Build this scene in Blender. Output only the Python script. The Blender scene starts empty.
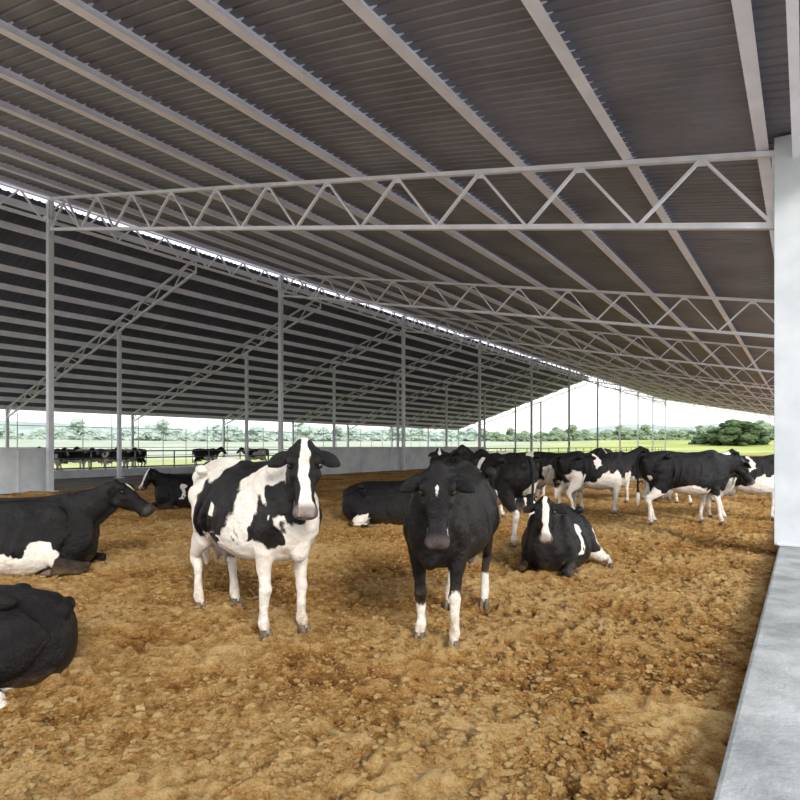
import bpy, math, random
import numpy as np
from mathutils import Vector, Matrix
random.seed(4)
S=bpy.context.scene
S.view_settings.view_transform='Standard'
COL=S.collection
H=1.6
TH=math.atan(405/600)
RV=Vector((math.cos(TH),math.sin(TH),0)); DV=Vector((-math.sin(TH),math.cos(TH),0))
# ------------------------------------------------------------ noise
def _h(ix,iy,iz,seed):
    n=(ix.astype(np.int64)*374761393+iy.astype(np.int64)*668265263+iz.astype(np.int64)*2147483647+seed*974711)&0xffffffff
    n=((n^(n>>13))*1274126177)&0xffffffff
    n=(n^(n>>16))&0xffffffff
    return n/4294967295.0
def vn(x,y,z,seed=0):
    x=np.asarray(x,float);y=np.asarray(y,float);z=np.asarray(z,float)+np.zeros_like(x)
    ix,iy,iz=np.floor(x),np.floor(y),np.floor(z)
    fx,fy,fz=x-ix,y-iy,z-iz
    fx=fx*fx*(3-2*fx);fy=fy*fy*(3-2*fy);fz=fz*fz*(3-2*fz)
    r=0
    for a in (0,1):
        for b in (0,1):
            for c in (0,1):
                w=(fx if a else 1-fx)*(fy if b else 1-fy)*(fz if c else 1-fz)
                r=r+w*_h(ix+a,iy+b,iz+c,seed)
    return r*2-1
# ------------------------------------------------------------ materials
def mat(name):
    m=bpy.data.materials.new(name); m.use_nodes=True
    nt=m.node_tree; b=nt.nodes['Principled BSDF']
    return m,nt,b
def ramp(nt,fac,stops):
    r=nt.nodes.new('ShaderNodeValToRGB')
    while len(r.color_ramp.elements)<len(stops): r.color_ramp.elements.new(.5)
    for e,(p,c) in zip(r.color_ramp.elements,stops):
        e.position=p; e.color=(*c,1)
    nt.links.new(fac,r.inputs[0]); return r
def noise(nt,scale,detail=4,rough=.6,vec=None):
    n=nt.nodes.new('ShaderNodeTexNoise'); n.inputs['Scale'].default_value=scale
    n.inputs['Detail'].default_value=detail; n.inputs['Roughness'].default_value=rough
    if vec: nt.links.new(vec,n.inputs['Vector'])
    return n
def simple(name,c1,c2,scale=3,rough=.7,metal=0,bump=0,bscale=30,detail=4):
    m,nt,b=mat(name)
    tc=nt.nodes.new('ShaderNodeTexCoord').outputs['Object']
    n=noise(nt,scale,detail,.6,tc)
    r=ramp(nt,n.outputs[0],[(.35,c1),(.65,c2)])
    nt.links.new(r.outputs[0],b.inputs['Base Color'])
    b.inputs['Roughness'].default_value=rough; b.inputs['Metallic'].default_value=metal
    if bump:
        n2=noise(nt,bscale,4,.6,tc); bp=nt.nodes.new('ShaderNodeBump'); bp.inputs['Strength'].default_value=bump
        bp.inputs['Distance'].default_value=.02
        nt.links.new(n2.outputs[0],bp.inputs['Height']); nt.links.new(bp.outputs[0],b.inputs['Normal'])
    return m
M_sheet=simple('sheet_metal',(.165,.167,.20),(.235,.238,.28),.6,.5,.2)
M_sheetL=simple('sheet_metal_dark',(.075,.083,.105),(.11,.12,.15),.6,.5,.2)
M_purlin=simple('galvanised_purlin',(.76,.765,.85),(.88,.885,.97),1.5,.45,.1)
M_steel=simple('galvanised_steel',(.70,.71,.78),(.84,.85,.92),2,.4,.15)
M_post=simple('post_steel',(.56,.59,.64),(.68,.71,.76),2,.45,.15)
M_white=simple('painted_column',(.48,.52,.56),(.60,.64,.68),1.2,.5,0,.1,8)
M_conc=simple('concrete',(.22,.235,.235),(.42,.435,.435),2.5,.85,0,.5,25,9)
M_wall=simple('concrete_wall',(.48,.52,.55),(.62,.66,.69),1.5,.8,0,.15,10)
M_alley=simple('alley_concrete',(.12,.10,.08),(.26,.22,.18),1.2,.9,0,.3,6,6)
M_added_yard=simple('added_gravel_yard',(.38,.36,.33),(.52,.50,.46),1.2,.9,0,.3,20,8)
M_rail=simple('rail_steel',(.12,.12,.12),(.22,.22,.22),3,.5,.3)
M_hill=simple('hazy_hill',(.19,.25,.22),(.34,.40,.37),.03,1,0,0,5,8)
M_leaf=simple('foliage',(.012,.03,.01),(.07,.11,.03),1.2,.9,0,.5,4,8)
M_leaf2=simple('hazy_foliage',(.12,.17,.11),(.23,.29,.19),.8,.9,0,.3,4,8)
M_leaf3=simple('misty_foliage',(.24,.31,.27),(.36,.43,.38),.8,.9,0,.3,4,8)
M_bark=simple('bark',(.08,.06,.04),(.16,.12,.09),4,.9)
def grass():
    m,nt,b=mat('grass')
    g=nt.nodes.new('ShaderNodeNewGeometry').outputs['Position']
    n=noise(nt,.06,6,.6,g); n2=noise(nt,.9,5,.7,g)
    r=ramp(nt,n.outputs[0],[(.35,(.22,.30,.05)),(.65,(.46,.48,.13))])
    pale_haze=ramp(nt,n.outputs[0],[(.35,(.32,.37,.27)),(.65,(.43,.47,.36))])  # distance haze painted into the grass colour, growing toward the left
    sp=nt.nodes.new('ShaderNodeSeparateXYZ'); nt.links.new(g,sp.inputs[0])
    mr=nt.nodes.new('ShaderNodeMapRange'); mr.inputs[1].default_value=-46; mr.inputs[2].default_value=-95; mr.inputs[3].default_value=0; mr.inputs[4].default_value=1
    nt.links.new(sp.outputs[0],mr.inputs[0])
    mx=nt.nodes.new('ShaderNodeMixRGB'); nt.links.new(mr.outputs[0],mx.inputs[0]); nt.links.new(r.outputs[0],mx.inputs[1]); nt.links.new(pale_haze.outputs[0],mx.inputs[2])
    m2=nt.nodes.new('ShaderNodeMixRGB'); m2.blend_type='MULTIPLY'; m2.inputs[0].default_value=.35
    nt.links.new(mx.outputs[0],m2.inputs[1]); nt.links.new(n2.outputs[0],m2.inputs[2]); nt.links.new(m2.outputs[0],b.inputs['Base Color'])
    b.inputs['Roughness'].default_value=.95; return m
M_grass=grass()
def bedding():
    m,nt,b=mat('compost_bedding')
    tc=nt.nodes.new('ShaderNodeTexCoord').outputs['Object']
    n1=noise(nt,1.1,4,.6,tc); n2=noise(nt,11,9,.8,tc); n3=noise(nt,60,6,.85,tc)
    at=nt.nodes.new('ShaderNodeAttribute'); at.attribute_name='hgt'
    def mad(a,k,c=None):
        x=nt.nodes.new('ShaderNodeMath'); x.operation='MULTIPLY_ADD'; nt.links.new(a,x.inputs[0]); x.inputs[1].default_value=k
        if c is None: x.inputs[2].default_value=0
        else: nt.links.new(c,x.inputs[2])
        return x.outputs[0]
    f=mad(n2.outputs[0],.75); f=mad(n3.outputs[0],.70,f)
    bumpf=f
    f=mad(n1.outputs[0],.14,f); f=mad(at.outputs['Fac'],.15,f)
    r=ramp(nt,f,[(.60,(.10,.038,.010)),(.70,(.36,.165,.045)),(.80,(.62,.335,.105)),(.96,(.90,.62,.28))])
    nt.links.new(r.outputs[0],b.inputs['Base Color']); b.inputs['Roughness'].default_value=.95
    b.inputs['Specular IOR Level'].default_value=.08
    bp=nt.nodes.new('ShaderNodeBump'); bp.inputs['Strength'].default_value=1; bp.inputs['Distance'].default_value=.12
    nt.links.new(bumpf,bp.inputs['Height']); nt.links.new(bp.outputs[0],b.inputs['Normal'])
    return m
M_bed=bedding()
def coat():
    m,nt,b=mat('holstein_coat')
    tc=nt.nodes.new('ShaderNodeTexCoord').outputs['Object']
    at=nt.nodes.new('ShaderNodeAttribute'); at.attribute_name='blk'
    pk=nt.nodes.new('ShaderNodeAttribute'); pk.attribute_name='pnk'
    mu=nt.nodes.new('ShaderNodeAttribute'); mu.attribute_name='mud'
    n=noise(nt,45,4,.7,tc)
    s=nt.nodes.new('ShaderNodeMath'); s.operation='MULTIPLY_ADD'; nt.links.new(n.outputs[0],s.inputs[0]); s.inputs[1].default_value=.22
    nt.links.new(at.outputs['Fac'],s.inputs[2])
    mr=nt.nodes.new('ShaderNodeMapRange'); mr.inputs[1].default_value=.07; mr.inputs[2].default_value=.15
    nt.links.new(s.outputs[0],mr.inputs[0])
    dn=noise(nt,5,8,.75,tc)
    w=ramp(nt,dn.outputs[0],[(.36,(.82,.79,.74)),(.55,(.76,.70,.62)),(.72,(.48,.37,.26))])
    bk=ramp(nt,dn.outputs[0],[(.4,(.003,.003,.004)),(.75,(.014,.011,.010))])
    mx=nt.nodes.new('ShaderNodeMixRGB'); nt.links.new(mr.outputs[0],mx.inputs[0]); nt.links.new(w.outputs[0],mx.inputs[1]); nt.links.new(bk.outputs[0],mx.inputs[2])
    ms=nt.nodes.new('ShaderNodeMath'); ms.operation='MULTIPLY'; nt.links.new(mu.outputs['Fac'],ms.inputs[0])
    mr2=nt.nodes.new('ShaderNodeMapRange'); mr2.inputs[1].default_value=.42; mr2.inputs[2].default_value=.70; nt.links.new(dn.outputs[0],mr2.inputs[0]); nt.links.new(mr2.outputs[0],ms.inputs[1])
    m3=nt.nodes.new('ShaderNodeMixRGB'); nt.links.new(ms.outputs[0],m3.inputs[0]); nt.links.new(mx.outputs[0],m3.inputs[1]); m3.inputs[2].default_value=(.20,.11,.045,1)
    pm=nt.nodes.new('ShaderNodeMixRGB'); nt.links.new(pk.outputs['Fac'],pm.inputs[0]); nt.links.new(m3.outputs[0],pm.inputs[1]); pm.inputs[2].default_value=(.17,.13,.125,1)
    nt.links.new(pm.outputs[0],b.inputs['Base Color'])
    b.inputs['Roughness'].default_value=.42; b.inputs['Specular IOR Level'].default_value=.26
    mp=nt.nodes.new('ShaderNodeMapping'); mp.inputs['Scale'].default_value=(1,1,.3); nt.links.new(tc,mp.inputs[0])
    f=noise(nt,130,3,.8,mp.outputs[0]); f2=noise(nt,11,4,.6,tc)
    ad=nt.nodes.new('ShaderNodeMath'); ad.operation='MULTIPLY_ADD'; nt.links.new(f2.outputs[0],ad.inputs[0]); ad.inputs[1].default_value=2.5; nt.links.new(f.outputs[0],ad.inputs[2])
    bp=nt.nodes.new('ShaderNodeBump'); bp.inputs['Strength'].default_value=.8; bp.inputs['Distance'].default_value=.018
    nt.links.new(ad.outputs[0],bp.inputs['Height']); nt.links.new(bp.outputs[0],b.inputs['Normal'])
    return m
M_coat=coat()
M_hoof=simple('hoof_horn',(.06,.04,.025),(.14,.10,.06),20,.7)
M_eye=simple('eye_dark',(.004,.003,.003),(.01,.008,.006),20,.08)
# ------------------------------------------------------------ mesh builder
class MB:
    def __init__(s): s.v=[]; s.f=[]
    def box(s,p,q,w,h,up=(0,0,1)):
        p=Vector(p);q=Vector(q);t=(q-p).normalized();u=Vector(up)
        if abs(t.dot(u))>.98: u=Vector((0,1,0))
        a=t.cross(u).normalized(); b=a.cross(t).normalized()
        i=len(s.v)
        for e in (p,q):
            for sa,sb in ((-1,-1),(1,-1),(1,1),(-1,1)):
                s.v.append(tuple(e+a*(w/2*sa)+b*(h/2*sb)))
        s.f+= [(i,i+3,i+2,i+1),(i+4,i+5,i+6,i+7)]+[(i+k,i+(k+1)%4,i+4+(k+1)%4,i+4+k) for k in range(4)]
    def pipe(s,p,q,r,n=10):
        p=Vector(p);q=Vector(q);t=(q-p).normalized();u=Vector((0,0,1))
        if abs(t.dot(u))>.98: u=Vector((0,1,0))
        a=t.cross(u).normalized(); b=a.cross(t)
        i=len(s.v)
        for e in (p,q):
            for k in range(n):
                an=2*math.pi*k/n; s.v.append(tuple(e+a*r*math.cos(an)+b*r*math.sin(an)))
        s.f+=[tuple(range(i+n-1,i-1,-1)),tuple(range(i+n,i+2*n))]+[(i+k,i+(k+1)%n,i+n+(k+1)%n,i+n+k) for k in range(n)]
    def obj(s,name,m,smooth=False,bevel=0):
        me=bpy.data.meshes.new(name); me.from_pydata(s.v,[],s.f); me.materials.append(m)
        if smooth:
            for p in me.polygons: p.use_smooth=True
        o=bpy.data.objects.new(name,me); COL.objects.link(o)
        if bevel:
            b=o.modifiers.new('b','BEVEL'); b.width=bevel; b.segments=2
        return o
# ------------------------------------------------------------ structure
RX=22.0
def zr(X): return H+4.55+.20*X     # right roof, X = distance left of camera
LX0,LZ0,LX1,LZ1=22.3,H+8.6,40.5,H+2.6
def zl(X): return LZ0+(LZ1-LZ0)*(X-LX0)/(LX1-LX0)
Y0,BAY=10.6,11.2
YEND=125.0; YL=75.5; YS=-.8
def sheet(name,xa,za,xb,zb,ya,yb,m,pitch=.25):
    v=[];f=[];y=ya;k=0
    prof=[(0,0),(.16,0),(.185,.035),(.225,.035)]
    while y<yb:
        for dy,dz in prof:
            v.append((-xa,y+dy*pitch/.25,za+dz)); v.append((-xb,y+dy*pitch/.25,zb+dz))
        y+=pitch
    n=len(v)//2
    f=[(2*i,2*i+1,2*i+3,2*i+2) for i in range(n-1)]
    me=bpy.data.meshes.new(name); me.from_pydata(v,[],f); me.materials.append(m)
    o=bpy.data.objects.new(name,me); COL.objects.link(o)
    so=o.modifiers.new('s','SOLIDIFY'); so.thickness=.012; so.offset=1
    return o
sheet('ceiling',-.9,zr(-.9),RX+.05,zr(RX+.05),YS,YEND,M_sheet,.2)
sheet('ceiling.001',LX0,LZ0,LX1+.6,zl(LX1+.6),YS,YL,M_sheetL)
mb=MB()
X=.6
while X<RX+.1:
    z=zr(X)
    mb.box((-X,YS,z-.11),(-X,YEND,z-.11),.025,.2)
    mb.box((-X+.07,YS,z-.205),(-X+.07,YEND,z-.205),.16,.012)
    mb.box((-X+.06,YS,z-.012),(-X+.06,YEND,z-.012),.13,.012)
    X+=1.95
mb.obj('roof_purlins',M_purlin)
mb=MB(); X=LX0+.25
while X<LX1+.5:
    z=zl(X); mb.box((-X,YS,z-.14),(-X,YL,z-.14),.03,.26); mb.box((-X+.05,YS,z-.265),(-X+.05,YL,z-.265),.13,.014)
    X+=1.30
mb.obj('roof_purlins',M_purlin)
def truss(xa,xb,zf,y,depth,panel,name='roof_truss',w=.07):
    t=MB(); off=.25
    P=lambda X,d:(-X,y,zf(X)-off-d)
    t.box(P(xa,0),P(xb,0),.10,.08); t.box(P(xa,depth),P(xb,depth),.10,.09)
    n=max(2,round((xb-xa)/panel)); st=(xb-xa)/n
    for k in range(n):
        a=xa+k*st
        t.box(P(a,depth),P(a+st/2,0),w,.045); t.box(P(a+st/2,0),P(a+st,depth),w,.045)
        t.box(P(a+st/2-.1,.05),P(a+st/2+.1,.05),.012,.14)
    t.box(P(xa,0),P(xa,depth),w,.06); t.box(P(xb,0),P(xb,depth),w,.06)
    return t.obj(name,M_steel)
k=0
while Y0+BAY*k<YEND:
    y=Y0+BAY*k
    truss(.38,RX-.1,zr,y,1.08,1.92)
    c=MB()
    c.box((-.13,y+.2,.15),(-.13,y+.2,zr(.1)-.05),.49,.05,(0,1,0)); c.box((-.13,y-.2,.15),(-.13,y-.2,zr(.1)-.05),.49,.05,(0,1,0))
    c.box((-.13,y,.15),(-.13,y,zr(.1)-.05),.40,.36,(0,1,0))
    c.box((-.06,y,.145),(-.06,y,.18),.56,.50,(0,1,0))
    for bx in (-.36,.14):
        for by in (-.20,.20): c.pipe((bx,y+by,.17),(bx,y+by,.21),.018,6)
    c.obj('building_column',M_white,bevel=.006)
    p=MB(); p.box((-RX,y,-.02),(-RX,y,H+8.6),.19,.19,(0,1,0)); p.box((-RX,y,-.01),(-RX,y,.03),.4,.4,(0,1,0)); p.box((-RX,y,H+7.9),(-RX,y,H+8.05),.3,.3,(0,1,0))
    p.obj('steel_post',M_post,bevel=.01)
    k+=1
g=MB(); y=YS; zt=H+8.75; zb=H+7.95
g.box((-RX-.17,YS,zt),(-RX-.17,YEND,zt),.1,.1); g.box((-RX-.17,YS,zb),(-RX-.17,YEND,zb),.1,.1)
while y<YEND-1.4:
    g.box((-RX-.17,y,zb),(-RX-.17,y+.7,zt),.06,.06); g.box((-RX-.17,y+.7,zt),(-RX-.17,y+1.4,zb),.06,.06); y+=1.4
g.obj('ridge_girder',M_purlin)
e=MB(); e.box((-.1,YS,zr(.1)-.3),(-.1,YEND,zr(.1)-.3),.1,.2); e.box((.85,YS,zr(-.9)-.06),(.85,YEND,zr(-.9)-.06),.05,.2); e.obj('eave_beam',M_purlin)
k=-1
while 17+8.25*k<YL:
    y=17+8.25*k
    if y>YS:
        truss(LX0+.1,LX1,zl,y,.6,1.6,'roof_truss',.05)
        p=MB(); p.box((-28.4,y,-.02),(-28.4,y,zl(28.4)-.8),.16,.16,(0,1,0)); p.box((-28.4,y,-.01),(-28.4,y,.03),.35,.35,(0,1,0)); p.obj('steel_post',M_post)
        p=MB(); p.box((-LX1,y,-.02),(-LX1,y,zl(LX1)-.2),.16,.16,(0,1,0)); p.box((-LX1,y,-.01),(-LX1,y,.03),.35,.35,(0,1,0)); p.obj('steel_post',M_post)
    k+=1
n=MB(); y=YS
while y<YL+1: n.pipe((-40.9,y,0),(-40.9,y,H+2.1),.03,6); y+=2.06
for z in (.9,1.5,2.9): n.pipe((-40.9,YS,z),(-40.9,YL,z),.025,6)
n.obj('side_fence',M_white)
def wall(ya,yb,name):
    w=MB(); w.box((-RX-.37,ya,.73),(-RX-.37,yb,.73),.16,1.5); w.box((-RX-.37,ya,1.5),(-RX-.37,yb,1.5),.22,.06)
    y=ya+1.5
    while y<yb: w.box((-RX-.275,y,.02),(-RX-.275,y,1.45),.05,.08,(0,1,0)); y+=3
    w.obj(name,M_wall,bevel=.01)
wall(YS,10.7,'wall_left'); wall(24.3,46,'wall_left')
kk=MB(); kk.box((-30.4,YS,.12),(-30.4,74,.12),.2,.5); kk.obj('feed_kerb',M_wall,bevel=.01)
r=MB(); y=2
while y<74: r.pipe((-31,y,0),(-31,y,1.35),.04,8); y+=2.5
for z in (.45,.95,1.33): r.pipe((-31,2,z),(-31,74,z),.035,8)
r.obj('feed_rail',M_rail)
r=MB(); y=46
while y<YEND: r.pipe((-RX-.3,y,0),(-RX-.3,y,1.4),.04,8); y+=3
for z in (.5,.95,1.38): r.pipe((-RX-.3,46,z),(-RX-.3,YEND,z),.035,8)
r.obj('pen_rail',M_rail)
kb=MB(); kb.box((.84,-4,.02),(.84,YEND,.02),2.32,.24)
kb.obj('concrete_kerb',M_conc,bevel=.025)
def plane(name,x0,x1,y0,y1,z,m):
    me=bpy.data.meshes.new(name); me.from_pydata([(x0,y0,z),(x1,y0,z),(x1,y1,z),(x0,y1,z)],[],[(0,1,2,3)]); me.materials.append(m)
    o=bpy.data.objects.new(name,me); COL.objects.link(o); return o
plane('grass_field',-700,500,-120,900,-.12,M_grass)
plane('added_gravel_yard',2.0,60,-60,YEND,-.07,M_added_yard)  # unseen yard, added so neutral ground bounce keeps green off the roof
plane('added_gravel_yard',-60,2.0,-60,-4,-.07,M_added_yard)
plane('feed_alley_floor',-42,-RX,-4,YL+4,-.005,M_alley)
# bedding floor
def bed_h(XX,YY):
    wx=XX+.12*vn(XX*3,YY*3,0,31); wy=YY+.12*vn(XX*3,YY*3,0,32)
    cl=1-np.abs(vn(wx*3.4,wy*3.4,0,2)); cl2=1-np.abs(vn(wx*8,wy*8,0,3))
    hh=.6*vn(XX*1.3,YY*1.3,0,1)+.9*(cl-.6)*(.6+.6*vn(XX*.8,YY*.8,0,9))+.6*(cl2-.6)+.45*vn(wx*17,wy*17,0,4)
    edge=np.clip((-XX-.3)/.5,0,1)
    return hh,(.075*hh-.02)*(.4+.6*edge)
nx,ny=600,860
xs=-.3-(RX-.1)*(np.linspace(0,1,nx)**1.35)
t=np.linspace(0,1,ny); ys=np.where(t<.72,-4+(t/.72)*22,18+107*((t-.72)/.28)**2.0)
XX,YY=np.meshgrid(xs,ys)
hgt,ZZ=bed_h(XX,YY)
vv=np.stack([XX.ravel(),YY.ravel(),ZZ.ravel()],1)
idx=np.arange(nx*ny).reshape(ny,nx)
fa=np.stack([idx[:-1,:-1].ravel(),idx[1:,:-1].ravel(),idx[1:,1:].ravel(),idx[:-1,1:].ravel()],1)
def np_mesh(name,vv,fa,k,smooth=True):
    me=bpy.data.meshes.new(name); me.vertices.add(len(vv)); me.vertices.foreach_set('co',vv.ravel())
    me.loops.add(fa.size); me.loops.foreach_set('vertex_index',fa.ravel().astype(np.int32))
    me.polygons.add(len(fa)); me.polygons.foreach_set('loop_start',np.arange(0,fa.size,k,dtype=np.int32)); me.polygons.foreach_set('loop_total',np.full(len(fa),k,dtype=np.int32))
    me.update(calc_edges=True); me.validate()
    me.polygons.foreach_set('use_smooth',np.full(len(fa),smooth)); return me
me=np_mesh('floor',vv,fa,4)
at=me.attributes.new('hgt','FLOAT','POINT'); at.data.foreach_set('value',hgt.ravel().astype(np.float32))
me.materials.append(M_bed); COL.objects.link(bpy.data.objects.new('floor',me))
rng=np.random.default_rng(3)
oc=np.array([(1,0,0),(-1,0,0),(0,1,0),(0,-1,0),(0,0,1),(0,0,-1),(.6,.6,.6),(-.6,.6,.6),(-.6,-.6,.6),(.6,-.6,.6)],float)
of=np.array([(4,6,7),(4,7,8),(4,8,9),(4,9,6),(0,2,6),(2,1,7),(1,3,8),(3,0,9),(6,2,7),(7,1,8),(8,3,9),(9,0,6),(0,5,2),(2,5,1),(1,5,3),(3,5,0)])
N=46000
dd=2.4+13*rng.random(N)**1.4; rr=dd*(rng.random(N)*1.5-.75)
cx=RV.x*rr+DV.x*dd; cy=RV.y*rr+DV.y*dd
ok=(cx<-.45)&(cx>-21.8)&(vn(cx*1.3,cy*1.3,0,55)+.9*(rng.random(N)-.4)>-.15); cx=cx[ok];cy=cy[ok];N=len(cx)
_,cz=bed_h(cx,cy); sz=.006+.020*rng.random(N)**2.8
vv=(oc[None]*(.6+.8*rng.random((N,10,1))))*sz[:,None,None]*np.stack([.8+.8*rng.random(N),.8+.8*rng.random(N),.6+.3*rng.random(N)],1)[:,None,:]
vv=vv+np.stack([cx,cy,cz+.003],1)[:,None,:]
fa=(of[None]+(np.arange(N)*10)[:,None,None]).reshape(-1,3)
me=np_mesh('bedding_clods',vv.reshape(-1,3),fa,3,False)
at=me.attributes.new('hgt','FLOAT','POINT'); at.data.foreach_set('value',np.repeat(rng.random(N)*1.5-.3,10).astype(np.float32))
me.materials.append(M_bed); COL.objects.link(bpy.data.objects.new('bedding_clods',me))
# ------------------------------------------------------------ cow
V=Vector
def rings_tube(rings,n=20,sub=4,pw=1.0,egg=0.0):
    A=np.array([list(c)+list(s)+list(u)+[a,b] for c,s,u,a,b in rings],float)
    m=len(A)
    out=[]
    for i in range(m-1):
        p0=A[max(i-1,0)];p1=A[i];p2=A[i+1];p3=A[min(i+2,m-1)]
        for k in range(sub):
            t=k/sub
            out.append(.5*((2*p1)+(-p0+p2)*t+(2*p0-5*p1+4*p2-p3)*t*t+(-p0+3*p1-3*p2+p3)*t**3))
    out.append(A[-1])
    v=[];f=[]
    for R in out:
        c,s,u,a,b=R[:3],R[3:6],R[6:9],max(R[9],.004),max(R[10],.004)
        for k in range(n):
            an=2*math.pi*k/n; ca,sa=math.cos(an),math.sin(an)
            cx=math.copysign(abs(ca)**pw,ca); cy=math.copysign(abs(sa)**pw,sa)
            v.append(tuple(c+s*(a*cx*(1-egg*cy))+u*(b*cy)))
    L=len(out)
    for i in range(L-1):
        for k in range(n):
            a=i*n+k;b=i*n+(k+1)%n
            f.append((a,b,b+n,a+n))
    v.append(tuple(out[0][:3])); v.append(tuple(out[-1][:3]))
    for k in range(n):
        f.append(((k+1)%n,k,len(v)-2)); f.append(((L-1)*n+k,(L-1)*n+(k+1)%n,len(v)-1))
    return v,f
def path_tube(pts,ref=(0,1,0),n=14,sub=4,pw=1.0):
    P=[V(p[:3]) for p in pts]; R=[]
    for i,p in enumerate(pts):
        t=(P[min(i+1,len(P)-1)]-P[max(i-1,0)]).normalized()
        s=V(ref); s=(s-t*s.dot(t)).normalized(); u=s.cross(t)
        R.append((P[i],s,u,p[3],p[4] if len(p)>4 else p[3]))
    return rings_tube(R,n,sub,pw)
def ell(c,r,n=12):
    c=V(c); R=[]
    for i in range(9):
        a=math.pi*i/8-math.pi/2
        R.append((c+V((math.sin(a)*r[0],0,0)),V((0,1,0)),V((0,0,1)),r[1]*math.cos(a)+.001,r[2]*math.cos(a)+.001))
    return rings_tube(R,n,1)
def merge(parts):
    v=[];f=[]
    for pv,pf in parts:
        o=len(v); v+=pv; f+=[tuple(i+o for i in q) for q in pf]
    return v,f
def remesh(v,f,vox,it=3):
    me=bpy.data.meshes.new('tmp'); me.from_pydata(v,[],f)
    o=bpy.data.objects.new('tmp',me); COL.objects.link(o)
    r=o.modifiers.new('r','REMESH'); r.mode='VOXEL'; r.voxel_size=vox
    s=o.modifiers.new('s','SMOOTH'); s.factor=.5; s.iterations=it
    dg=bpy.context.evaluated_depsgraph_get(); dg.update()
    m2=bpy.data.meshes.new_from_object(o.evaluated_get(dg))
    n=len(m2.vertices); co=np.empty(n*3); m2.vertices.foreach_get('co',co)
    no=np.empty(n*3); m2.vertices.foreach_get('normal',no)
    fs=[tuple(p.vertices) for p in m2.polygons]
    bpy.data.objects.remove(o); bpy.data.meshes.remove(me); bpy.data.meshes.remove(m2)
    return co.reshape(-1,3),fs,no.reshape(-1,3)
def dirv(yaw,pitch):
    y=math.radians(yaw);p=math.radians(pitch)
    return V((math.cos(y)*math.cos(p),math.sin(y)*math.cos(p),math.sin(p)))
def head_frame(P,yaw,pitch,roll=0):
    h=dirv(yaw,pitch); n=dirv(yaw,pitch+90); s=n.cross(h)
    if roll:
        R=Matrix.Rotation(math.radians(roll),3,h); n=R@n; s=R@s
    return V(P),h,s,n
def head_parts(F):
    P,h,s,n=F
    L=[(-.05,-.02,.05,.05),(-.01,-.035,.080,.09),(.07,-.055,.102,.125),(.15,-.07,.114,.142),(.22,-.08,.096,.130),(.30,-.082,.074,.106),(.38,-.078,.066,.086),(.44,-.075,.074,.079),(.485,-.075,.088,.078),(.52,-.077,.087,.068),(.545,-.08,.062,.047),(.55,-.08,.02,.015)]
    R=[(P+h*a+n*b,s,n,c,d) for a,b,c,d in L]
    parts=[rings_tube(R,20,3,.88,.0)]
    for sg in (-1,1):
        for a,b,c,r in ((.13,.030,.096,.038),(.15,-.15,.055,.07),(.515,-.045,.045,.034),(.21,-.05,.080,.045),(.05,-.04,.082,.05)):
            v,f=ell((0,0,0),(r*1.3,r,r),10)
            parts.append(([tuple(P+h*(a+q[0])+n*(b+q[2])+s*(sg*c+q[1])) for q in v],f))
    v,f=ell((0,0,0),(.05,.06,.04),10)
    parts.append(([tuple(P+h*(-.0+q[0])+n*(.03+q[2])+s*q[1]) for q in v],f))
    v,f=ell((0,0,0),(.07,.05,.035),10)
    parts.append(([tuple(P+h*(.46+q[0])+n*(-.145+q[2])+s*q[1]) for q in v],f))
    return parts
def ear(F,sg,droop=-.32):
    P,h,s,n=F
    base=P+h*.055+n*(-.02)+s*(.082*sg)
    d=(s*sg+h*.08+V((0,0,droop))).normalized()
    up=(n*.35-h*.95); up=(up-d*up.dot(d)).normalized(); w=up; th=d.cross(w)
    R=[]
    for t,ww,dz in ((0,.024,0),(.03,.036,0),(.075,.052,-.006),(.12,.053,-.01),(.165,.036,-.012),(.195,.010,-.02)):
        R.append((base+d*t+V((0,0,dz)),w,th,ww,.010+(.012 if t<.04 else 0)))
    return rings_tube(R,10,3)
def claw(x,y,z):
    out=[]
    for sg in (-1,1):
        out.append(rings_tube([((x+.026,y+sg*.025,z-.005),V((0,1,0)),V((1,0,0)),.024,.058),((x+.024,y+sg*.025,z+.005),V((0,1,0)),V((1,0,0)),.025,.061),((x+.010,y+sg*.024,z+.045),V((0,1,0)),V((1,0,0)),.026,.048),((x,y+sg*.020,z+.09),V((0,1,0)),V((1,0,0)),.022,.038)],10,2))
    return out
def claw_flat(x,y,z,d=-1):
    return [rings_tube([((x,y+sg*.025,z),V((0,1,0)),V((0,0,1)),.026,.035),((x+d*.06,y+sg*.027,z-.005),V((0,1,0)),V((0,0,1)),.03,.034),((x+d*.12,y+sg*.026,z-.02),V((0,1,0)),V((0,0,1)),.012,.012)],8,2) for sg in (-1,1)]
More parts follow.
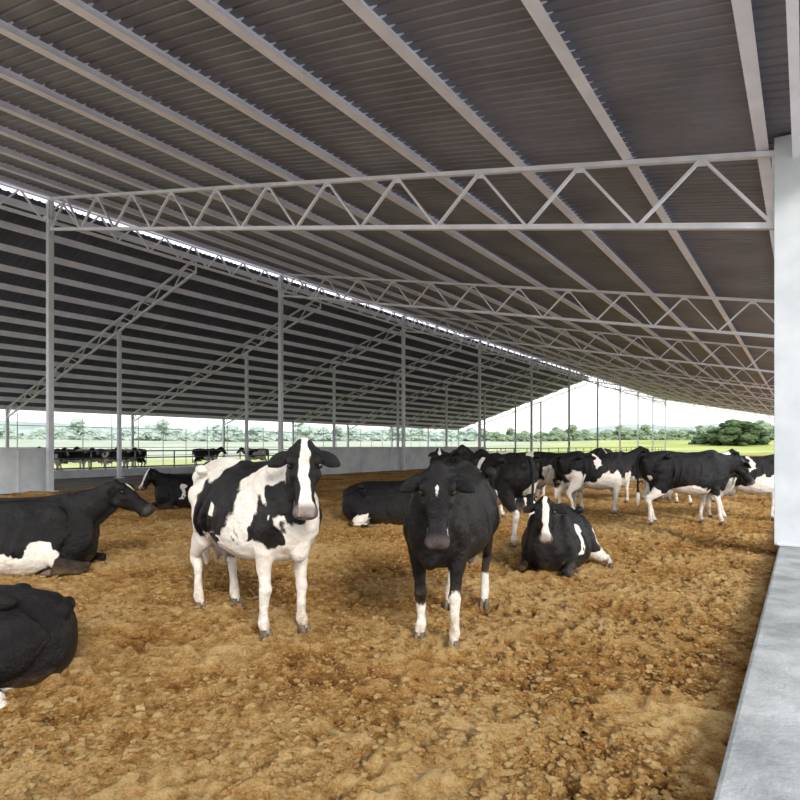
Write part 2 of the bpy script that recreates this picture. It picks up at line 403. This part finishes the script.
def cow_mesh(name,spec,vox=.017):
    lying=spec.get('lying',False)
    Yv,Zv=V((0,1,0)),V((0,0,1))
    parts=[];hoof=[]
    F=head_frame(spec['poll'],spec.get('yaw',0),spec.get('pitch',-55),spec.get('roll',0))
    P,h,s,n=F
    fo=spec.get('feet',[0,0,0,0])
    if not lying:
        T=[(-.84,1.22,1.06,.06),(-.80,1.33,.95,.15),(-.70,1.375,.84,.205),(-.55,1.40,.76,.245),(-.40,1.415,.72,.262),(-.2,1.385,.64,.305),(.05,1.375,.585,.34),(.28,1.375,.58,.325),(.47,1.40,.60,.265),(.62,1.42,.62,.215),(.76,1.36,.69,.185),(.87,1.27,.80,.14),(.92,1.16,.92,.07)]
        R=[(V((x,0,(a+b)/2)),Yv,Zv,w,(a-b)/2) for x,a,b,w in T]
        parts.append(rings_tube(R,28,4,.9,.16))
        parts.append(path_tube([(-.8,0,1.345,.05,.03),(-.4,0,1.41,.05,.035),(0,0,1.375,.04,.03),(.35,0,1.385,.04,.035),(.6,0,1.425,.05,.035),(.7,0,1.39,.04,.03)],n=10))
        for sg in (-1,1):
            parts.append(ell((-.40,sg*.25,1.325),(.08,.055,.05)))
            parts.append(ell((-.80,sg*.105,1.24),(.055,.05,.07)))
            parts.append(ell((-.55,sg*.235,1.08),(.12,.06,.10)))
            parts.append(ell((.53,sg*.17,1.10),(.15,.07,.26)))
            parts.append(ell((.74,sg*.155,.98),(.09,.07,.10)))
            for i in range(5):
                xr=.22-.13*i
                parts.append(path_tube([(xr+.03,sg*.235,1.22,.02,.022),(xr-.0,sg*.325,1.03,.022,.024),(xr-.05,sg*.332,.86,.02,.022),(xr-.09,sg*.25,.72,.012,.014)],n=8,ref=(0,1,0)))
            fx=fo[0] if sg>0 else fo[1]; hx=fo[2] if sg>0 else fo[3]
            parts.append(path_tube([(.62,sg*.14,1.12,.08,.16),(.62,sg*.165,.95,.090,.145),(.53,sg*.17,.79,.080,.115),(.545+fx*.3,sg*.16,.62,.060,.080),(.56+fx*.6,sg*.152,.46,.047,.053),(.568+fx*.65,sg*.15,.40,.053,.058),(.56+fx*.75,sg*.15,.34,.041,.044),(.555+fx*.95,sg*.15,.20,.034,.038),(.56+fx,sg*.15,.135,.047,.050),(.58+fx,sg*.15,.09,.039,.042),(.59+fx,sg*.15,.05,.042,.044)]))
            hoof+=claw(.59+fx,sg*.15,0)
            parts.append(path_tube([(-.50,sg*.13,1.22,.10,.20),(-.47,sg*.17,1.05,.110,.235),(-.43,sg*.19,.88,.105,.20),(-.50+hx*.15,sg*.19,.73,.080,.15),(-.62+hx*.35,sg*.18,.60,.052,.085),(-.695+hx*.6,sg*.165,.52,.042,.068),(-.685+hx*.65,sg*.16,.46,.046,.060),(-.65+hx*.7,sg*.155,.38,.038,.046),(-.63+hx*.9,sg*.155,.22,.037,.041),(-.62+hx,sg*.155,.135,.048,.051),(-.595+hx,sg*.155,.09,.040,.043),(-.585+hx,sg*.155,.05,.042,.044)]))
            hoof+=claw(-.585+hx,sg*.155,0)
        parts.append(ell((-.38,0,.67),(.21,.15,.15)))
        for sx in (-.29,-.44):
            for sg in (-1,1): parts.append(path_tube([(sx,sg*.08,.58,.025,.025),(sx,sg*.085,.51,.018,.018),(sx,sg*.085,.485,.01,.01)],n=8))
        parts.append(ell((.78,0,.78),(.10,.09,.15)))
        N0=V((.50,0,1.12));N1=V((.74,0,1.17)); r0=(.18,.30);r1=(.135,.235)
        tail=path_tube([(-.70,0,1.35,.04,.04),(-.82,0,1.35,.034,.034),(-.875,0,1.25,.028,.028),(-.885,.0,1.0,.022,.022),(-.875,.01,.75,.02,.02),(-.87,.015,.62,.032,.032),(-.87,.015,.50,.042,.042),(-.87,.015,.38,.012,.012)],n=8)
    else:
        T=[(-.88,.50,.30,.08),(-.84,.62,.16,.18),(-.74,.74,.05,.27),(-.55,.80,-.03,.34),(-.3,.81,-.05,.40),(0,.83,-.05,.44),(.28,.84,-.05,.41),(.5,.865,-.03,.32),(.66,.86,.04,.24),(.80,.78,.14,.19),(.90,.68,.28,.12)]
        R=[(V((x,0,(a+b)/2)),Yv,Zv,w,(a-b)/2) for x,a,b,w in T]
        parts.append(rings_tube(R,28,4,.92,.30))
        parts.append(path_tube([(-.75,0,.72,.05,.03),(-.4,0,.81,.05,.035),(0,0,.825,.04,.03),(.35,0,.84,.04,.035),(.6,0,.875,.05,.035)],n=10))
        sd=spec.get('side',1)
        for sg in (-1,1):
            parts.append(ell((-.42,sg*.24,.75),(.09,.06,.055)))
            parts.append(ell((-.80,sg*.12,.62),(.06,.05,.07)))
            parts.append(ell((.52,sg*.20,.54),(.16,.09,.24)))
            for i in range(5):
                xr=.24-.13*i
                parts.append(path_tube([(xr+.03,sg*.22,.70,.02,.022),(xr-.0,sg*.365,.52,.022,.024),(xr-.05,sg*.445,.32,.02,.022),(xr-.09,sg*.44,.15,.012,.014)],n=8))
            if sg==sd:
                parts.append(path_tube([(-.62,sg*.2,.55,.12,.18),(-.48,sg*.30,.42,.13,.22),(-.30,sg*.40,.27,.12,.17),(-.32,sg*.50,.15,.09,.11),(-.46,sg*.56,.09,.06,.07),(-.52,sg*.60,.075,.05,.055),(-.42,sg*.64,.06,.036,.036),(-.25,sg*.67,.05,.034,.034),(-.18,sg*.68,.05,.042,.042),(-.10,sg*.685,.045,.03,.03)]))
                hoof+=claw_flat(-.12,sg*.685,.045,1)
            else:
                parts.append(path_tube([(-.62,sg*.2,.5,.12,.18),(-.45,sg*.34,.34,.12,.2),(-.25,sg*.40,.2,.10,.15),(-.35,sg*.42,.1,.08,.09),(-.5,sg*.44,.08,.05,.05)]))
            parts.append(path_tube([(.58,sg*.18,.5,.10,.15),(.50,sg*.26,.30,.10,.13),(.58,sg*.29,.15,.075,.09),(.78,sg*.28,.10,.055,.06),(.90,sg*.27,.085,.052,.055),(.86,sg*.31,.05,.04,.04),(.70,sg*.34,.045,.034,.034),(.60,sg*.35,.045,.042,.042),(.54,sg*.355,.045,.03,.03)]))
            hoof+=claw_flat(.56,sg*.355,.045,-1)
        parts.append(ell((.78,0,.30),(.14,.13,.22)))
        N0=V((.48,0,.60));N1=V((.72,0,.70)); r0=(.20,.26);r1=(.15,.22)
        tail=path_tube([(-.78,0,.68,.035,.035),(-.87,.02,.58,.03,.03),(-.91,.08,.35,.022,.022),(-.91,.2,.12,.018,.018),(-.84,.34,.04,.026,.026),(-.72,.46,.03,.028,.028),(-.66,.5,.03,.01,.01)],n=8)
        if spec.get('notail'): tail=path_tube([(-.78,0,.66,.03,.03),(-.84,.0,.56,.028,.028),(-.86,-.03,.40,.02,.02),(-.80,-.10,.10,.02,.02)],n=8)
    E=P+h*.10-n*.075
    neck=[(N0,*r0),(N1,*r1),(N1*.45+E*.55+V((0,0,.02)),.100,.165),(E-h*.06,.085,.125),(E+h*.03,.07,.09)]
    R=[]
    for i,(c,a,b) in enumerate(neck):
        t=(neck[min(i+1,4)][0]-neck[max(i-1,0)][0]).normalized()
        ss=Yv*(1-i/4)+s*(i/4); ss=(ss-t*ss.dot(t)).normalized(); R.append((c,ss,t.cross(ss),a,b))
    parts.append(rings_tube(R,20,4,.95,.1))
    dl=[N1+V((.02,0,-.26)),N1*.5+E*.5+V((0,0,-.20)),E+V((0,0,-.11))]
    if not spec.get('nodew'): parts.append(path_tube([(*dl[0],.035,.08),(*dl[1],.022,.06),(*dl[2],.02,.03)],n=10))
    parts+=head_parts(F)
    v,f=merge(parts)
    co,fs,nor=remesh(v,f,vox,2)
    d=.006*vn(co[:,0]*9,co[:,1]*9,co[:,2]*9,77)+.003*vn(co[:,0]*22,co[:,1]*22,co[:,2]*22,78)
    co=co+nor*d[:,None]
    nb=len(co)
    ev,ef=merge([ear(F,1),ear(F,-1),tail])
    allv=np.vstack([co,np.array(ev)]); faces=list(fs)+[tuple(i+nb for i in q) for q in ef]
    mats=[0]*len(faces)
    p=allv; sd=spec.get('seed',0)
    am=spec.get('amp',.09)
    def w3(f,se): return vn(p[:,0]*f,p[:,1]*f,p[:,2]*f,sd+se)
    dx=am*w3(5,1)+am*.5*w3(12,7)+am*.25*w3(27,17); dy=am*w3(5,2)+am*.4*w3(12,9); dz=am*w3(5,3)+am*.5*w3(12,8)+am*.25*w3(27,18)
    q=p+np.stack([dx,dy,dz],1)
    if 'bias' in spec:
        fld=vn(q[:,0]*2.2+sd,q[:,1]*2.0,q[:,2]*2.0,sd+11)*1.3+spec['bias']
    else: fld=np.full(len(p),float(spec.get('base',-1)))
    def E_(c,r):
        d=(q-np.array(c))/np.array(r); return 1-np.sqrt((d**2).sum(1))
    for c,r in spec.get('pos',[]): fld=np.maximum(fld,E_(c,r))
    for c,r in spec.get('neg',[]): fld=np.minimum(fld,-E_(c,r))
    if not lying:
        sock=spec.get('sock',.5)
        fld=np.minimum(fld,(q[:,2]-sock)*3)
        if spec.get('belly',1):
            und=np.where((np.abs(p[:,0]+.05)<.5)&(np.abs(p[:,1])<.22),(q[:,2]-.70)*4,9); fld=np.minimum(fld,und)
    rel=p-np.array(P); a=rel@np.array(h); b=rel@np.array(s); c=rel@np.array(n)
    inh=(a>-.03)&(a<.6)&(np.abs(b)<.14)&(np.abs(c)<.25)
    bw=spec.get('blaze',[.03,.04,.03,.05]); w=np.interp(a,[0,.15,.35,.5],bw)+.014*w3(18,5)
    off=.008*vn(p[:,0]*6,p[:,1]*6,p[:,2]*6,sd+4)
    hf=np.where(c>-.09,(np.abs(b+off)-w)*12,1.0)
    hf=np.clip(hf,-1,1)
    fld=np.where(inh,hf,fld)
    nEar=(len(ev)-len(tail[0]))
    isE=np.arange(len(p))>=nb
    earm=isE&(np.arange(len(p))<nb+nEar); fld=np.where(earm,1.0,fld)
    tl=isE&~earm; zt=p[:,2]; fld=np.where(tl&(zt<(.62 if not lying else .2)),-1,np.where(tl,1,fld))
    pnk=np.zeros(len(p)); pnk=np.where(inh,np.clip((a-.45)/.05,0,1)*spec.get('pink',.8),pnk)
    mud=np.clip((.55-p[:,2])/.5,0,1) if not lying else np.clip((.22-p[:,2])/.25,0,.8)
    if not lying:
        ud=1-np.sqrt((((p-np.array((-.38,0,.60)))/np.array((.25,.2,.16)))**2).sum(1)); pnk=np.maximum(pnk,np.clip(ud*3,0,.75))
    fld=np.clip(fld,-1,1)-.06
    hv,hf_=merge(hoof); o=len(allv); allv=np.vstack([allv,np.array(hv)]); faces+=[tuple(i+o for i in q) for q in hf_]; mats+=[1]*len(hf_)
    ep=[]
    for sg in (-1,1):
        ev2,ef2=ell((0,0,0),(.027,.022,.022),12)
        ep.append(([tuple(P+h*(.165+q[0])+n*(.0+q[2])+s*(sg*.107+q[1])) for q in ev2],ef2))
        ev2,ef2=ell((0,0,0),(.012,.019,.013),8)
        ep.append(([tuple(P+h*(.548+q[0])+n*(-.052+q[2])+s*(sg*.045+q[1])) for q in ev2],ef2))
    ep.append(rings_tube([(P+h*(.37+.15*t)+n*-.118,s,n,.074+.014*t-(.03 if t==1 else 0),.005) for t in (0,.4,.8,1)],14,2))
    ev2,ef2=merge(ep); o=len(allv); allv=np.vstack([allv,np.array(ev2)]); faces+=[tuple(i+o for i in q) for q in ef2]; mats+=[2]*len(ef2)
    me=bpy.data.meshes.new(name); me.from_pydata([tuple(x) for x in allv.tolist()],[],faces)
    for m in (M_coat,M_hoof,M_eye): me.materials.append(m)
    me.polygons.foreach_set('material_index',np.array(mats,dtype=np.int32)); me.polygons.foreach_set('use_smooth',np.ones(len(faces),bool))
    for nm,ar in (('blk',fld),('pnk',pnk),('mud',mud)):
        A=me.attributes.new(nm,'FLOAT','POINT'); arr=np.zeros(len(allv),np.float32); arr[:len(ar)]=ar; A.data.foreach_set('value',arr)
    me.update(); return me
def place(me,right,depth,heading,scale=1.0,z=-.03):
    o=bpy.data.objects.new('cow',me); COL.objects.link(o)
    o.location=RV*right+DV*depth+V((0,0,z)); o.rotation_euler=(0,0,math.radians(heading)+TH); o.scale=(scale,)*3
    return o
def px(x,d): return d*(x-400)/600
A=cow_mesh('cow',dict(poll=(1.0,-.10,1.54),yaw=-32,pitch=-60,seed=3,base=-1,amp=.08,
  pos=[((-.02,-.34,1.12),(.38,.22,.34)),((.1,-.1,1.36),(.30,.3,.12)),((-.3,-.3,1.0),(.20,.2,.30)),((.62,-.25,.92),(.17,.16,.24)),((.80,-.16,1.10),(.14,.14,.20)),((.70,.22,1.0),(.30,.16,.42)),((.9,.14,1.3),(.2,.1,.16)),((0,.34,1.1),(.5,.2,.4)),((.42,-.3,.8),(.1,.15,.12)),((-.05,-.3,.74),(.10,.12,.07)),((-.55,-.25,1.28),(.07,.1,.06))],
  neg=[((.40,-.3,1.15),(.07,.3,.5)),((-.62,-.1,1.1),(.17,.4,.4)),((-.05,-.36,1.0),(.05,.1,.10)),((.68,-.27,.98),(.035,.1,.06))],
  sock=.62,belly=1,blaze=[.018,.034,.026,.05],pink=.9,feet=[.03,-.06,.06,-.05]),.0145)
place(A,-1.395,5.55,-47,1.06)
B=cow_mesh('cow',dict(poll=(1.02,.12,1.40),yaw=13,pitch=-70,seed=9,base=1,amp=.06,
  neg=[((.62,.15,.1),(.15,.15,.34)),((.62,-.15,.0),(.15,.15,.34)),((.0,.0,.6),(.3,.2,.1))],sock=.30,belly=0,blaze=[-.02,.004,-.03,-.03],pink=.35,feet=[.06,-.06,-.08,.08]),.0145)
place(B,.485,5.45,-108,1.04)
S1=cow_mesh('cow',dict(poll=(1.12,.1,1.50),yaw=20,pitch=-45,seed=21,base=1,amp=.08,neg=[((.3,-.3,.7),(.25,.3,.2)),((.75,-.2,.75),(.12,.2,.2)),((-.1,.3,.7),(.3,.3,.2)),((.3,.3,1.3),(.1,.2,.2)),((-.75,-.15,.85),(.2,.13,.2))],sock=.5,blaze=[.01,.03,.02,.05]),.02)
S2=cow_mesh('cow',dict(poll=(1.18,0,1.52),yaw=-5,pitch=-25,seed=33,base=1,amp=.1,neg=[((.35,-.3,.7),(.4,.35,.26)),((-.5,-.3,.8),(.2,.3,.25)),((.8,0,.85),(.15,.3,.2)),((0,-.3,1.3),(.09,.2,.2))],sock=.75,blaze=[.02,.03,.03,.06],feet=[.1,-.1,-.1,.1]),.02)
S3=cow_mesh('cow',dict(poll=(1.15,.0,1.25),yaw=10,pitch=-50,seed=47,base=1,amp=.1,neg=[((.0,.3,.65),(.35,.3,.15)),((.0,-.3,.65),(.35,.3,.15)),((-.7,.25,.7),(.12,.2,.3)),((-.7,-.25,.7),(.12,.2,.3)),((.42,.3,1.2),(.06,.2,.25))],sock=.58,blaze=[.02,.03,.03,.03],feet=[-.1,.12,.12,-.1]),.02)
S4=cow_mesh('cow',dict(poll=(1.16,0,1.46),yaw=-20,pitch=-35,seed=58,bias=.05,amp=.1,sock=.75,blaze=[.03,.04,.04,.06],feet=[.06,-.06,-.06,.1]),.02)
S5=cow_mesh('cow',dict(poll=(1.08,-.12,1.48),yaw=-30,pitch=-50,seed=71,base=1,amp=.1,neg=[((-.15,-.3,.8),(.16,.3,.3)),((.62,-.2,.85),(.12,.2,.3)),((.62,.2,.85),(.12,.2,.3)),((-.55,0,1.35),(.12,.3,.14))],sock=.7,blaze=[.015,.025,.02,.05],feet=[-.05,.08,-.1,.06]),.02)
place(S1,px(501,10.2),10.2,112,1.06)
place(S2,px(592,14.2),14.2,8,1.03)
place(S3,px(682,12.4),12.4,4,1.07)
place(S2,px(746,13.2),13.2,-10,1.0)
place(S5,px(553,15.0),15.0,-8,1.04)
place(S1,px(448,15.5),15.5,-110,1.02)
place(S3,px(470,13.6),13.6,5,1.02)
place(S4,px(700,16.8),16.8,20,1.02)
place(S5,px(635,17.5),17.5,-150,1.02)
place(S4,px(520,18.5),18.5,170,1.02)
C=cow_mesh('cow',dict(lying=1,side=-1,poll=(1.12,-.02,1.00),yaw=-12,pitch=-28,seed=5,base=1,amp=.08,neg=[((.22,-.44,.10),(.30,.22,.18)),((.0,-.55,.10),(.3,.3,.14)),((.42,-.36,.26),(.13,.2,.16))],blaze=[.0,.01,-.02,-.02],pink=.3))
place(C,px(14,7.8),7.8,8,1.12)
D=cow_mesh('cow',dict(lying=1,side=1,notail=1,poll=(1.15,.1,1.0),yaw=10,pitch=-35,seed=6,base=1,amp=.06,neg=[((-.45,.52,.06),(.20,.20,.10))],blaze=[.0,.01,0,0]))
place(D,-3.06,4.1,200,.86,-.10)
E=cow_mesh('cow',dict(lying=1,side=1,poll=(1.04,.06,1.0),yaw=14,pitch=-52,seed=15,base=1,amp=.08,neg=[((-.6,.4,.25),(.30,.4,.28)),((-.3,.65,.05),(.4,.2,.2)),((.35,.45,.5),(.05,.2,.2))],blaze=[.018,.030,.030,.06],pink=.7))
place(E,px(557,8.2),8.2,-116,.97)
G=cow_mesh('cow',dict(lying=1,side=-1,poll=(1.12,.1,1.0),yaw=10,pitch=-35,seed=25,base=1,amp=.08,neg=[((-.3,-.5,.1),(.15,.3,.1))],blaze=[.01,.02,0,0]),.02)
place(G,px(385,12.6),12.6,-15,1.05)
place(E,px(190,16.2),16.2,-140,1.0)
for x,d,hd,m in ((18,34,0,S2),(72,36.5,10,S4),(95,38,175,S2),(116,37.5,5,S4),(134,39,170,S1),(48,35.5,0,S5),(205,42,0,S1),(257,45,180,S4)):
    place(m,px(x,d),d,hd+TH*0+ (90-math.degrees(TH))-56,1.0,0)
# ------------------------------------------------------------ landscape
def tree_mesh(name,seed,leaf,hedge=False):
    rnd=random.Random(seed); parts=[]
    if not hedge:
        v,f=path_tube([(0,0,-.2,.35,.35),(0,0,1.5,.25,.25),(.1,0,3,.18,.18),(.1,.1,4.5,.08,.08)],n=8); parts.append((v,f))
        for i in range(3):
            a=i*2.1; parts.append(path_tube([(0,0,1.4,.12,.12),(math.cos(a)*1.2,math.sin(a)*1.2,3.0,.08,.08),(math.cos(a)*2,math.sin(a)*2,4.0,.03,.03)],n=6))
    nT=sum(len(p[1]) for p in parts)
    for i in range(60 if not hedge else 90):
        if hedge:
            cx=rnd.uniform(-14,14); cy=rnd.uniform(-1.5,1.5); top=3+1.6*math.sin(cx*.4+seed)+1.0*math.sin(cx*1.1+seed*2); z=rnd.uniform(.3,max(1,top)); rr=rnd.uniform(.8,1.6)
        else:
            a=rnd.uniform(0,6.28); r=rnd.uniform(0,3.4); z=rnd.uniform(1.2,6.2); r*=max(.15,1-((z-3)/4)**2); cx=math.cos(a)*r; cy=math.sin(a)*r; rr=rnd.uniform(.55,1.15)
        vv,ff=ell((0,0,0),(rr,rr,rr*.8),14)
        A_=np.array(vv); d=1+.45*vn(A_[:,0]*2.5+i,A_[:,1]*2.5,A_[:,2]*2.5,seed)
        A_=A_*d[:,None]+np.array((cx,cy,z))
        parts.append(([tuple(q) for q in A_.tolist()],ff))
    v,f=merge(parts); me=bpy.data.meshes.new(name); me.from_pydata(v,[],f); me.materials.append(M_bark); me.materials.append(leaf)
    me.polygons.foreach_set('material_index',np.array([0]*nT+[1]*(len(f)-nT),dtype=np.int32)); return me
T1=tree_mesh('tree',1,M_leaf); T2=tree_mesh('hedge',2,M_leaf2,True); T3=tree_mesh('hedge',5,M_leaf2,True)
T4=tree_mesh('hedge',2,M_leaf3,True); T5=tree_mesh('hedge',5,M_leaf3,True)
def tree(me,x,d,s,sx=1,name='tree',rot=None,z=-.12):
    o=bpy.data.objects.new(name,me); COL.objects.link(o); o.location=RV*px(x,d)+DV*d+V((0,0,z)); o.scale=(s*sx,s*sx,s); o.rotation_euler[2]=random.uniform(0,6) if rot is None else rot
for x,d,s,sx in ((735,165,1.2,1.5),(716,172,.9,1.4),(752,172,1.05,1.4),(700,180,.6,1.5)): tree(T1,x,d,s,sx,z=.6)
i=0
for x in list(range(-60,470,42))+list(range(490,790,36)):
    xx=x+random.uniform(-8,8); d=247/math.hypot(1,(xx-400)/600)
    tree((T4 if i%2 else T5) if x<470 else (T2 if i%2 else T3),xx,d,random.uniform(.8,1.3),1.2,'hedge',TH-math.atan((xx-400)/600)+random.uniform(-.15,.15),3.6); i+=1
def ring(name,prof,m,a0=20,a1=210,na=160):
    v=[];f=[]; k=len(prof)
    for i in range(na):
        a=math.radians(a0)+math.radians(a1-a0)*i/(na-1)
        w1=float(vn(np.array([i*.09]),np.array([0.]),np.array([0.]),5)[0]); w2=float(vn(np.array([i*.6]),np.array([0.]),np.array([0.]),6)[0])
        for r,z,va in prof: v.append((math.cos(a)*r,math.sin(a)*r,z+va*(w1+.3*w2)))
    for i in range(na-1):
        for j in range(k-1):
            q=i*k+j; f.append((q,q+1,q+k+1,q+k))
    me=bpy.data.meshes.new(name); me.from_pydata(v,[],f); me.materials.append(m)
    for p in me.polygons: p.use_smooth=True
    COL.objects.link(bpy.data.objects.new(name,me))
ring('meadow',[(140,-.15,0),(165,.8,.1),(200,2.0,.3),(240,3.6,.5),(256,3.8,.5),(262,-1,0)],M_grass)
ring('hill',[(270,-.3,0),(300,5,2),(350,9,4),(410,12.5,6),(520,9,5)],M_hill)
# ------------------------------------------------------------ light
w=bpy.data.worlds.new('overcast'); S.world=w; w.use_nodes=True; nt=w.node_tree; bg=nt.nodes['Background']
tc=nt.nodes.new('ShaderNodeTexCoord'); sp=nt.nodes.new('ShaderNodeSeparateXYZ'); nt.links.new(tc.outputs['Generated'],sp.inputs[0])
r=ramp(nt,sp.outputs[2],[(0,(.97,.96,.93)),(.5,(.86,.90,.98))]); nt.links.new(r.outputs[0],bg.inputs[0]); bg.inputs[1].default_value=2.15
sl=bpy.data.lights.new('sun','SUN'); sl.energy=3.5; sl.angle=math.radians(14); sl.color=(1,.95,.87)
so=bpy.data.objects.new('sun',sl); COL.objects.link(so)
so.rotation_euler=V((-.85,.6,-.50)).normalized().to_track_quat('-Z','Y').to_euler()
# ------------------------------------------------------------ camera
cd=bpy.data.cameras.new('camera'); cam=bpy.data.objects.new('camera',cd); COL.objects.link(cam)
cd.sensor_width=36; cd.lens=27; cd.shift_y=.0575; cd.clip_end=2000; cd.clip_start=.05
cam.location=(0,0,H); cam.rotation_euler=(math.pi/2,0,TH)
S.camera=cam
